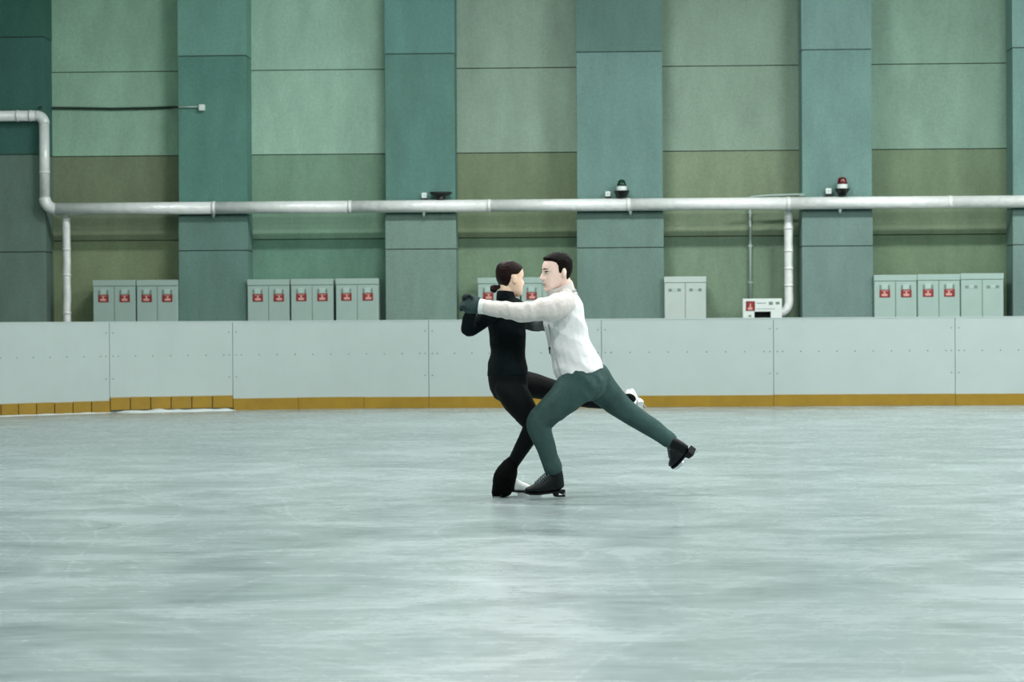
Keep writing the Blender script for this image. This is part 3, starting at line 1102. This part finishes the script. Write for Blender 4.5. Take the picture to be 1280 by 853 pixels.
def skate(parent, mw, m_boot, k=1.0, shaft=0.13, laces=True, heel_tag=False, lace_m=None, sole_m=None):
    """figure skate: origin at the ankle, X toward the toe, Z up the shin; blade edge at z = -0.147*k."""
    T = lambda x, y, z: mw @ (Vector((x, y, z)) * k)
    R = mw.to_3x3().normalized()
    ry = R @ Vector((0, 1, 0))
    rz = R @ Vector((0, 0, 1))
    r = k
    bm = bmesh.new()
    # shaft, heel, vamp, toe box
    tube(bm, [(T(-.006, 0, shaft), .047 * r, .042 * r), (T(-.006, 0, min(0, shaft - .02)), .058 * r, .040 * r), (T(-.012, 0, -.05), .058 * r, .037 * r),
              (T(-.014, 0, -.075), .054 * r, .034 * r)], ref=ry, n=3, seg=20, round_caps=False)
    tube(bm, [(T(.0, 0, -.02), .060 * r, .038 * r), (T(.05, 0, -.045), .048 * r, .038 * r), (T(.10, 0, -.066), .036 * r, .042 * r),
              (T(.15, 0, -.078), .027 * r, .040 * r), (T(.182, 0, -.083), .019 * r, .028 * r)], ref=ry, n=3, seg=20)
    tube(bm, [(T(-.03, 0, -.070), .022 * r, .033 * r), (T(.05, 0, -.080), .024 * r, .032 * r), (T(.13, 0, -.088), .022 * r, .040 * r)], ref=ry, n=3, seg=16)
    boot = remeshed('boot', bm, m_boot, parent, 0.006, 4)
    # sole with stacked heel
    bm = bmesh.new()
    prof = [(-.066, -.131), (-.066, -.084), (-.03, -.090), (.05, -.098), (.12, -.104), (.175, -.104), (.196, -.097), (.199, -.103), (.178, -.113), (.12, -.115),
            (.05, -.110), (.004, -.104), (-.008, -.131)]
    hw = [.032, .032, .034, .034, .042, .036, .018, .018, .036, .042, .034, .032, .030]
    L0 = [bm.verts.new(T(x, -w_, z)) for (x, z), w_ in zip(prof, hw)]
    L1 = [bm.verts.new(T(x, w_, z)) for (x, z), w_ in zip(prof, hw)]
    bm.faces.new(L0); bm.faces.new(L1[::-1])
    for q in range(len(prof)):
        bm.faces.new((L0[q], L1[q], L1[(q + 1) % len(prof)], L0[(q + 1) % len(prof)]))
    bmesh.ops.recalc_face_normals(bm, faces=bm.faces)
    bmesh.ops.triangulate(bm, faces=[f for f in bm.faces if len(f.verts) > 4])
    obj('sole', bm, sole_m or M['sole'], boot)
    if heel_tag:
        bm = bmesh.new()
        y = 0.0325
        for sy in (-1, 1):
            vs = [bm.verts.new(T(x, sy * y, z)) for x, z in ((-.060, -.118), (-.022, -.118), (-.022, -.108), (-.060, -.108))]
            vs2 = [bm.verts.new(T(x, sy * (y - .004), z)) for x, z in ((-.060, -.118), (-.022, -.118), (-.022, -.108), (-.060, -.108))]
            bm.faces.new(vs); bm.faces.new(vs2[::-1])
            for q in range(4):
                bm.faces.new((vs[q], vs2[q], vs2[(q + 1) % 4], vs[(q + 1) % 4]))
        bmesh.ops.recalc_face_normals(bm, faces=bm.faces)
        obj('heel_stripe', bm, M['boot_w'], boot)
    # blade: runner, stanchions, plates
    bm = bmesh.new()
    top, bot = [], []
    n = 20
    for q in range(n + 1):
        x = -.105 + .312 * q / n
        lift = 0.010 * max(0, (x - .165) / .04) ** 2 + 0.004 * max(0, (-.075 - x) / .03) ** 2
        bot.append((x, -.147 + lift))
        top.append((x, -.137 + lift * 0.6))
    poly = bot + top[::-1]
    for a in (0,):
        A_ = [bm.verts.new(T(x, -.002, z)) for x, z in poly]
        B_ = [bm.verts.new(T(x, .002, z)) for x, z in poly]
        N = len(poly)
        for q in range(N):
            bm.faces.new((A_[q], B_[q], B_[(q + 1) % N], A_[(q + 1) % N]))
        for q in range(n):
            bm.faces.new((A_[q], A_[q + 1], A_[N - 2 - q], A_[N - 1 - q]))
            bm.faces.new((B_[q + 1], B_[q], B_[N - 1 - q], B_[N - 2 - q]))
    for x0, x1, zt_ in ((-.055, -.020, -.126), (.085, .165, -.113)):
        vs = []
        for yy in (-.003, .003):
            vs.append([bm.verts.new(T(x, yy, z)) for x, z in ((x0 + .006, -.139), (x1 - .006, -.139), (x1, zt_), (x0, zt_))])
        bm.faces.new(vs[0]); bm.faces.new(vs[1][::-1])
        for q in range(4):
            bm.faces.new((vs[0][q], vs[1][q], vs[1][(q + 1) % 4], vs[0][(q + 1) % 4]))
    bmesh.ops.recalc_face_normals(bm, faces=bm.faces)
    obj('blade', bm, M['steel'], boot)
    if laces:
        bm = bmesh.new()
        for q in range(7):
            t = q / 6
            x = .052 + .085 * (1 - t) - 0.012
            z = -.028 - .034 * (1 - t) + 0.03 * (t > .8) + 0.018
            z = -0.045 + 0.062 * t + 0.004
            x = .125 - .075 * t
            tube(bm, [(T(x - .004, -.030, z - .014), .0035 * r, .0035 * r), (T(x + .004, 0, z + .014), .0035 * r, .0035 * r), (T(x - .004, .030, z - .014), .0035 * r, .0035 * r)], ref=rz, n=3, seg=6)
        for q in range(3):
            z = .03 + .03 * q
            tube(bm, [(T(.036, -.030, z), .0035 * r, .0035 * r), (T(.050, 0, z), .0035 * r, .0035 * r), (T(.036, .030, z), .0035 * r, .0035 * r)], ref=rz, n=3, seg=6)
        obj('laces', bm, lace_m or M['lace'], boot, smooth=True)
    return boot


# ------------------------------------------------------------------ the man
MAN = empty('person', Matrix.Identity(4))
tag(MAN, 'man in white jacket with grey sleeves and dark trousers, lunging on bent knee', 'person', 'pair of ice dancers')
m_turn = math.radians(14)
m_ref = Vector((math.sin(m_turn), -math.cos(m_turn), 0))
m_torso = [(702, 364, .05, 13, .065), (703, 372, .05, 18, .125), (704, 382, .05, 22.5, .178), (705, 392, .05, 24.5, .188), (706, 406, .05, 25, .185),
           (709, 420, .05, 24.8, .172), (712, 434, .05, 25, .165), (717, 448, .05, 27.5, .172), (723, 463, .05, 29.6, .192), (725, 469, .05, 30, .198)]
m_armL = [(709, 368, -.03, 9), (705, 379, -.09, 15), (692, 385, -.15, 16), (672, 388.5, -.18, 13.6), (656, 390, -.18, 12.3), (640, 389, -.165, 10.5), (621, 386.5, -.14, 9.6), (606, 384, -.12, 8.8)]
m_armR = [(699, 372, .12, 9), (697, 380, .19, 14), (690, 385, .28, 14), (676, 389, .40, 12), (664, 390, .46, 10.5), (650, 389, .46, 9.5), (636, 389, .42, 8.5)]
m_legL = [(727, 476, -.03, 25), (708, 496, -.06, 20.5), (689, 513, -.08, 17.3), (674, 529, -.09, 15.6), (676, 543, -.09, 14), (682, 558, -.085, 12.3), (687, 573, -.075, 11), (690, 580, -.068, 11), (691.5, 585, -.062, 11.2)]
m_legR = [(741, 473, .13, 22), (756, 490, .18, 18.5), (771, 504.5, .23, 15.6), (787, 517, .27, 13.8), (808, 530.5, .30, 12.6), (824, 541.5, .32, 10.8), (836, 550, .33, 10.2)]
m_pelv = [(720, 458, .05, 25, .158), (727, 468, .05, 25.5, .165), (732, 477, .05, 24, .16)]
h_m = 0.236
mh_f = Vector((-math.cos(math.radians(17)), -math.sin(math.radians(17)), -0.09))
MH = frame(V(698, 363, .03), mh_f, (0.0, 0, 1))

bm = bmesh.new()
head_mesh(bm, MH, h_m)
head_features(bm, MH, h_m)
tube(bm, [(MH @ (Vector((-.14, 0, .22)) * h_m), .058, .060), (MH @ (Vector((-.15, 0, 0)) * h_m), .058, .060), (V(703, 372, .05), .065, .07)], ref=m_ref, n=3)
tube(bm, ch(m_torso[:-1], .80), ref=m_ref)
tube(bm, ch(m_pelv, .82), ref=m_ref)
for c in (m_armL, m_armR):
    tube(bm, ch(c, .68))
for c in (m_legL, m_legR):
    tube(bm, ch(c, .70))
# hands: the left closes over the woman's right hand, the right lies on her back
wristL = V(602.5, 382.5, -.115)
HL = frame(wristL, (-1.0, 0.08, 0.30), (.1, -.80, .55))
wristR = V(634, 389, .41)
HR = frame(wristR, (-1, -.12, -.05), (0.1, 1, .1))
mr = [(MAN, wristL)]
hand(bm, HL, 0.55, 1.0, 1, .72)
hand(bm, HR, 0.2, 1.0, 1, .72)
m_body = remeshed('body', bm, M['skin_m'], MAN, 0.0055, 3)
m_body['label'] = 'face and bare neck, smiling, turned toward his partner'
face_parts(MH, h_m, MAN, m_body, M['hair_m'])

man_line = [(-.46, -.02), (-.30, .04), (-.22, .14), (-.185, .30), (-.16, .52), (-.06, .52), (-.03, .44), (0.03, .46), (.055, .66), (.09, .76), (.2, .815), (.34, .85), (.45, .86)]


def man_hair(p, t, a):
    e = interp(man_line, p.x)
    k = sstep(e - .03, e + .05, t)
    th = .030 + .035 * sstep(.62, .95, t) + .03 * sstep(.1, .35, p.x) * sstep(.75, .9, t)
    th += .010 * noise.noise(Vector((p.x * 16, p.y * 16, t * 6)))
    up = .012 * k * sstep(.8, 1, t) * (1 + noise.noise(Vector((p.x * 22, p.y * 22, 1))))
    return (-.05 + (.05 + th) * k, up)


bm = bmesh.new()
head_mesh(bm, MH, h_m, man_hair, 60, 72)
bmesh.ops.recalc_face_normals(bm, faces=bm.faces)
tag(obj('hair', bm, M['hair_m'], MAN, smooth=True), 'short dark brown hair')

bm = bmesh.new()
tube(bm, ch(m_torso), ref=m_ref, round_caps=False)
jk = remeshed('jacket', bm, M['jacket'], MAN, 0.007, 3, wrinkle=0.012, wscale=7, wvec=(0.7, .8, 2.2), wrot=-0.6)
jk['label'] = 'white fleece jacket body'
for c, r0 in ((m_armL, 1.0), (m_armR, 1.0)):
    bm = bmesh.new()
    tube(bm, ch(c), round_caps=False)
    tag(remeshed('sleeve', bm, M['sleeve'], jk, 0.0065, 3, wrinkle=0.010, wscale=12, wvec=(2.0, .8, .6), wrot=0.3), 'light grey raglan sleeve')


def opentube(name, pts, m, parent, ref=Vector((0, 1, 0)), thick=0.006, n=3, seg=28):
    bm = bmesh.new()
    tube(bm, pts, ref=ref, n=n, seg=seg, caps=False)
    bmesh.ops.recalc_face_normals(bm, faces=bm.faces)
    o = obj(name, bm, m, parent, smooth=True)
    s = o.modifiers.new('solid', 'SOLIDIFY')
    s.thickness = thick
    return o


col = opentube('collar', ch([(704.5, 374, .04, 19, .105), (702, 367, .04, 17.6, .092), (700, 361, .035, 17.8, .09), (698.5, 356.5, .03, 17.4, .088)]), M['sleeve'], jk, ref=m_ref, thick=0.009)
col['label'] = 'loose light grey stand collar'
bm = bmesh.new()
rr = ch([(703.0, 370.5, .04, 18.5, .1005), (702.0, 367.8, .04, 18.0, .0965)])
tube(bm, rr, ref=m_ref, n=1, seg=28, caps=False)
o = obj('collar_fold', bm, M['zipline'], col, smooth=True)
o.modifiers.new('solid', 'SOLIDIFY').thickness = 0.004
cfL = opentube('cuff', ch([(612, 385, -.126, 9.6), (605, 383.8, -.118, 9.2), (599.5, 383, -.112, 9.6)]), M['cuff'], jk, thick=0.006)
cfL['label'] = 'white ribbed cuff'
opentube('cuff', ch([(640, 389, .435, 9.3), (633, 389, .41, 8.8)]), M['cuff'], jk, thick=0.006)
# zip: runs down the chest, seen along the front edge
bm = bmesh.new()
zp_pts = [(V(685.5, 406, -.060), .004, .004), (V(688, 420, -.062), .004, .004), (V(691.5, 437, -.062), .004, .004), (V(697, 456, -.066), .004, .004), (V(702, 474, -.07), .004, .004)]
tube(bm, zp_pts, n=4, seg=8)
obj('zip', bm, M['zipline'], jk, smooth=True)
bm = bmesh.new()
box(bm, -.004, .004, -.004, .004, -.024, 0.024)
box(bm, -.007, .007, -.005, .005, .004, .016)
zpull = obj('zip_pull', bm, M['zip'], jk)
zpull.location = V(687, 438, -.062)

bm = bmesh.new()
tube(bm, ch(m_pelv), ref=m_ref, round_caps=False)
tube(bm, ch(m_legL))
tube(bm, ch(m_legR))
tube(bm, ch([(727, 478, -.03, 24), (741, 476, .13, 22)]))
tube(bm, ch([(733, 482, .0, 20), (740, 480, .13, 19)]))
tr = remeshed('trousers', bm, M['trouser'], MAN, 0.007, 5, wrinkle=0.009, wscale=8, wvec=(1.8, 1, .8), wrot=0.5)
tr['label'] = 'dark slate green trousers'

bm = bmesh.new()
hand(bm, HL, 0.62, 1.12, 1, 1.38, thumb_in=0.1)
tube(bm, [(wristL + Vector((0.03, 0, 0)), .036, .034), (wristL + Vector((-.02, 0, 0)), .036, .032)], n=2, seg=14)
gl = remeshed('glove', bm, M['glove_m'], MAN, 0.0042, 2)
gl['label'] = 'dark teal glove closed over the hand of his partner'
bm = bmesh.new()
hand(bm, HR, 0.22, 1.08, 1, 1.12)
remeshed('glove', bm, M['glove_m'], MAN, 0.0042, 2)

# skates
a1 = V(692.5, 594, -.06)
a1.z = 0.1472
SK1 = frame(a1, (-.95, -.30, 0), (0, 0, 1))
b1 = skate(MAN, SK1, M['boot_b'], 1.0, .06, heel_tag=True)
b1['label'] = 'black figure skate gliding on the ice'
shin = (V(808, 530.5, .30) - V(838, 552, .33)).normalized()
SK2 = frame(V(844, 557.5, .335), Vector((-.42, .72, -.50)), shin)
# keep the blade square to the shin
z = shin
x = Vector((-.42, .72, -.50)); x = (x - z * x.dot(z)).normalized()
SK2 = frame(V(844, 557.5, .335), x, z)
b2 = skate(MAN, SK2, M['boot_b'], 0.95, .06)
b2['label'] = 'black figure skate lifted behind him'

# ------------------------------------------------------------------ the woman
WOM = empty('person', Matrix.Identity(4))
tag(WOM, 'woman in black high-necked top and leggings, dark hair in a low bun', 'person', 'pair of ice dancers')
w_turn = math.radians(38)
w_ref = Vector((-math.sin(w_turn), math.cos(w_turn), 0))
w_torso = [(635, 374, .20, 12, .055), (635.5, 379, .20, 19, .11), (635.5, 385, .20, 23, .14), (634.5, 393, .20, 23.6, .145), (634, 405, .20, 23.3, .135),
           (634.8, 425, .20, 22.2, .118), (634.8, 440, .20, 21.7, .115), (634, 455, .20, 22.2, .140), (634.3, 463, .20, 22.0, .155), (634.6, 470, .20, 21.6, .164)]
w_armR = [(620, 386, .10, 11), (607, 398, .06, 10.2), (595, 408, .03, 9.2), (586.5, 412.5, .01, 8.4), (585, 406, -.03, 8.2), (586.5, 398, -.07, 7.4), (588.5, 390, -.10, 6.4)]
w_armL = [(651, 386, .30, 10.5), (661, 396, .40, 9), (668, 404, .45, 7.6), (668, 406, .37, 6.8), (663, 406.5, .28, 6)]
w_legR = [(636, 482, .165, 19.5), (646, 500, .11, 19), (659, 519, .10, 15.5), (667, 531, .10, 12.6), (660, 547, .115, 11.4), (649, 566, .135, 9.2), (640, 582, .14, 7.6), (636, 590, .13, 7.4)]
w_legL = [(640, 478, .28, 19), (664, 482, .37, 16.6), (690, 488, .44, 14.2), (712, 494.5, .49, 12.2), (740, 500, .55, 11), (764, 502, .60, 9.6), (781, 502, .63, 7.6)]
w_pelv = [(634, 456, .20, 20.5, .130), (634.5, 470, .20, 22.0, .155), (636, 484, .20, 21.5, .150)]
h_w = 0.224
wh_f = Vector((math.cos(math.radians(36)), math.sin(math.radians(36)), -0.04))
WH = frame(V(637, 369.5, .20), wh_f, (0.04, 0, 1))
bm = bmesh.new()
head_mesh(bm, WH, h_w)
head_features(bm, WH, h_w)
tube(bm, [(WH @ (Vector((-.14, 0, .22)) * h_w), .047, .047), (WH @ (Vector((-.15, 0, 0)) * h_w), .046, .046), (V(635, 380, .20), .05, .055)], ref=w_ref, n=3)
tube(bm, ch(w_torso, .82), ref=w_ref)
tube(bm, ch(w_pelv, .82), ref=w_ref)
for c in (w_armR, w_armL):
    tube(bm, ch(c, .7))
for c in (w_legR, w_legL):
    tube(bm, ch(c, .72))
wR = V(588.5, 386, -.095)
GR = frame(wR, (-.02, .02, 1), (1, .25, 0))
wLp = V(661, 406.5, .27)
GL = frame(wLp, (1, -.35, -.02), (-.1, -1, .25))
hand(bm, GR, 0.9, .82, -1, .75)
hand(bm, GL, 0.25, .9, 1, .72)
w_body = remeshed('body', bm, M['skin_w'], WOM, 0.0055, 3)
w_body['label'] = 'cheek, ear and jaw, face turned away to her partner'
face_parts(WH, h_w, WOM, w_body, M['hair_w'])

wom_line = [(-.46, .04), (-.30, .10), (-.23, .16), (-.20, .40), (-.18, .60), (-.04, .61), (.04, .63), (.12, .70), (.2, .76), (.3, .82), (.38, .86), (.45, .86)]


def wom_hair(p, t, a):
    e = interp(wom_line, p.x)
    k = sstep(e - .03, e + .05, t)
    th = .032 + .012 * sstep(.7, .95, t)
    th += .006 * noise.noise(Vector((p.x * 5, p.y * 20, t * 20)))
    return (-.05 + (.05 + th) * k, 0.0)


bm = bmesh.new()
head_mesh(bm, WH, h_w, wom_hair, 60, 72)
bmesh.ops.recalc_face_normals(bm, faces=bm.faces)
wh = obj('hair', bm, M['hair_w'], WOM, smooth=True)
wh['label'] = 'smooth dark brown hair pulled back'
bm = bmesh.new()
bc = V(617.3, 361, .10)
for k in range(5):
    a = k * 1.256
    ellipsoid(bm, bc + Vector((.010 * math.cos(a), .008 * math.sin(a * 1.3), .012 * math.sin(a))), .018, .020, .017)
tube(bm, [(bc, .014, .014), (V(623, 359, .12), .016, .016)], n=2, seg=10)
tag(remeshed('bun', bm, M['hair_w'], wh, 0.004, 2), 'small low hair bun')
bm = bmesh.new()
T = lambda x, y, z: WH @ (Vector((x, y, z)) * h_w)
tube(bm, [(T(.34, .06, .86), .010, .006), (T(.40, .12, .72), .010, .006), (T(.40, .16, .55), .008, .005), (T(.38, .20, .35), .005, .004), (T(.36, .20, .22), .002, .002)], n=4, seg=8)
obj('loose_strand', bm, M['hair_w'], wh, smooth=True)

bm = bmesh.new()
tube(bm, ch(w_torso), ref=w_ref, round_caps=False)
tube(bm, [(V(634.5, 382, .19), .075, .068), (WH @ (Vector((-.15, 0, -.06)) * h_w), .061, .060), (WH @ (Vector((-.145, 0, .05)) * h_w), .0585, .0575), (WH @ (Vector((-.145, 0, .12)) * h_w), .0575, .0565)], ref=w_ref, round_caps=False)
tube(bm, ch(w_armR), round_caps=False)
tube(bm, ch(w_armL), round_caps=False)
sw = remeshed('sweater', bm, M['sweater'], WOM, 0.0065, 5, wrinkle=0.007, wscale=12, wvec=(.8,.8,1.4))
sw['label'] = 'black fitted long-sleeved top with high neck'
bm = bmesh.new()
tube(bm, ch(w_pelv), ref=w_ref)
tube(bm, ch(w_legR))
tube(bm, ch(w_legL))
tube(bm, ch([(636, 484, .17, 19), (640, 482, .25, 18)]))
lg = remeshed('leggings', bm, M['legging'], WOM, 0.0065, 14, wrinkle=0.002, wscale=14)
lg['label'] = 'black tight leggings'
bm = bmesh.new()
hand(bm, GR, 0.95, .86, -1, 1.15)
tube(bm, [(wR - Vector((0, 0, .03)), .033, .033), (wR + Vector((0, 0, .02)), .031, .03)], n=2, seg=14)
tag(remeshed('glove', bm, M['glove_b'], WOM, 0.0042, 2), 'black glove clasped in the hand of her partner')
bm = bmesh.new()
hand(bm, GL, 0.22, .95, 1, 1.2)
tube(bm, [(wLp - Vector((.03, -.01, 0)), .031, .03), (wLp + Vector((.02, 0, 0)), .03, .028)], n=2, seg=14)
tag(remeshed('glove', bm, M['glove_w'], WOM, 0.0042, 2), 'dark grey knitted glove against the jacket of her partner')

# supporting skate and its black boot cover
a3 = V(633, 594, .11)
a3.z = 0.1384
SK3 = frame(a3, (.86, .50, 0), (0, 0, 1))
b3 = skate(WOM, SK3, M['boot_w'], .94, -.02, laces=False)
b3['label'] = 'white figure skate gliding on the ice under a black cover'
bm = bmesh.new()
tube(bm, ch([(639, 580, .14, 9.4), (635, 588, .125, 12.6), (631, 598, .11, 14.6), (629, 609, .105, 13.4)]))
tube(bm, ch([(625, 607, .10, 10), (620, 616, .085, 6), (618, 621, .08, 2.6)]))
tube(bm, ch([(630, 607, .11, 10.5), (639, 610, .13, 6), (646.5, 609, .145, 2.8)]))
remeshed('boot_cover', bm, M['cover'], WOM, 0.006, 4, wrinkle=.003, wscale=40)
# free skate
z = (V(764, 502, .60) - V(781, 502, .63)).normalized()
x = Vector((.10, .92, .36)); x = (x - z * x.dot(z)).normalized()
SK4 = frame(V(781.5, 502.5, .635), x, z)
b4 = skate(WOM, SK4, M['boot_w'], .86, .05, laces=False, sole_m=M['boot_w'])
b4['label'] = 'white figure skate lifted to the far right'
bm = bmesh.new()
tube(bm, ch([(770, 502, .61, 8.8), (777, 502, .63, 9.8), (783, 502, .635, 10.6), (786, 501, .635, 9.5)]))
remeshed('boot_cover', bm, M['cover'], WOM, 0.006, 4, wrinkle=.003, wscale=40)
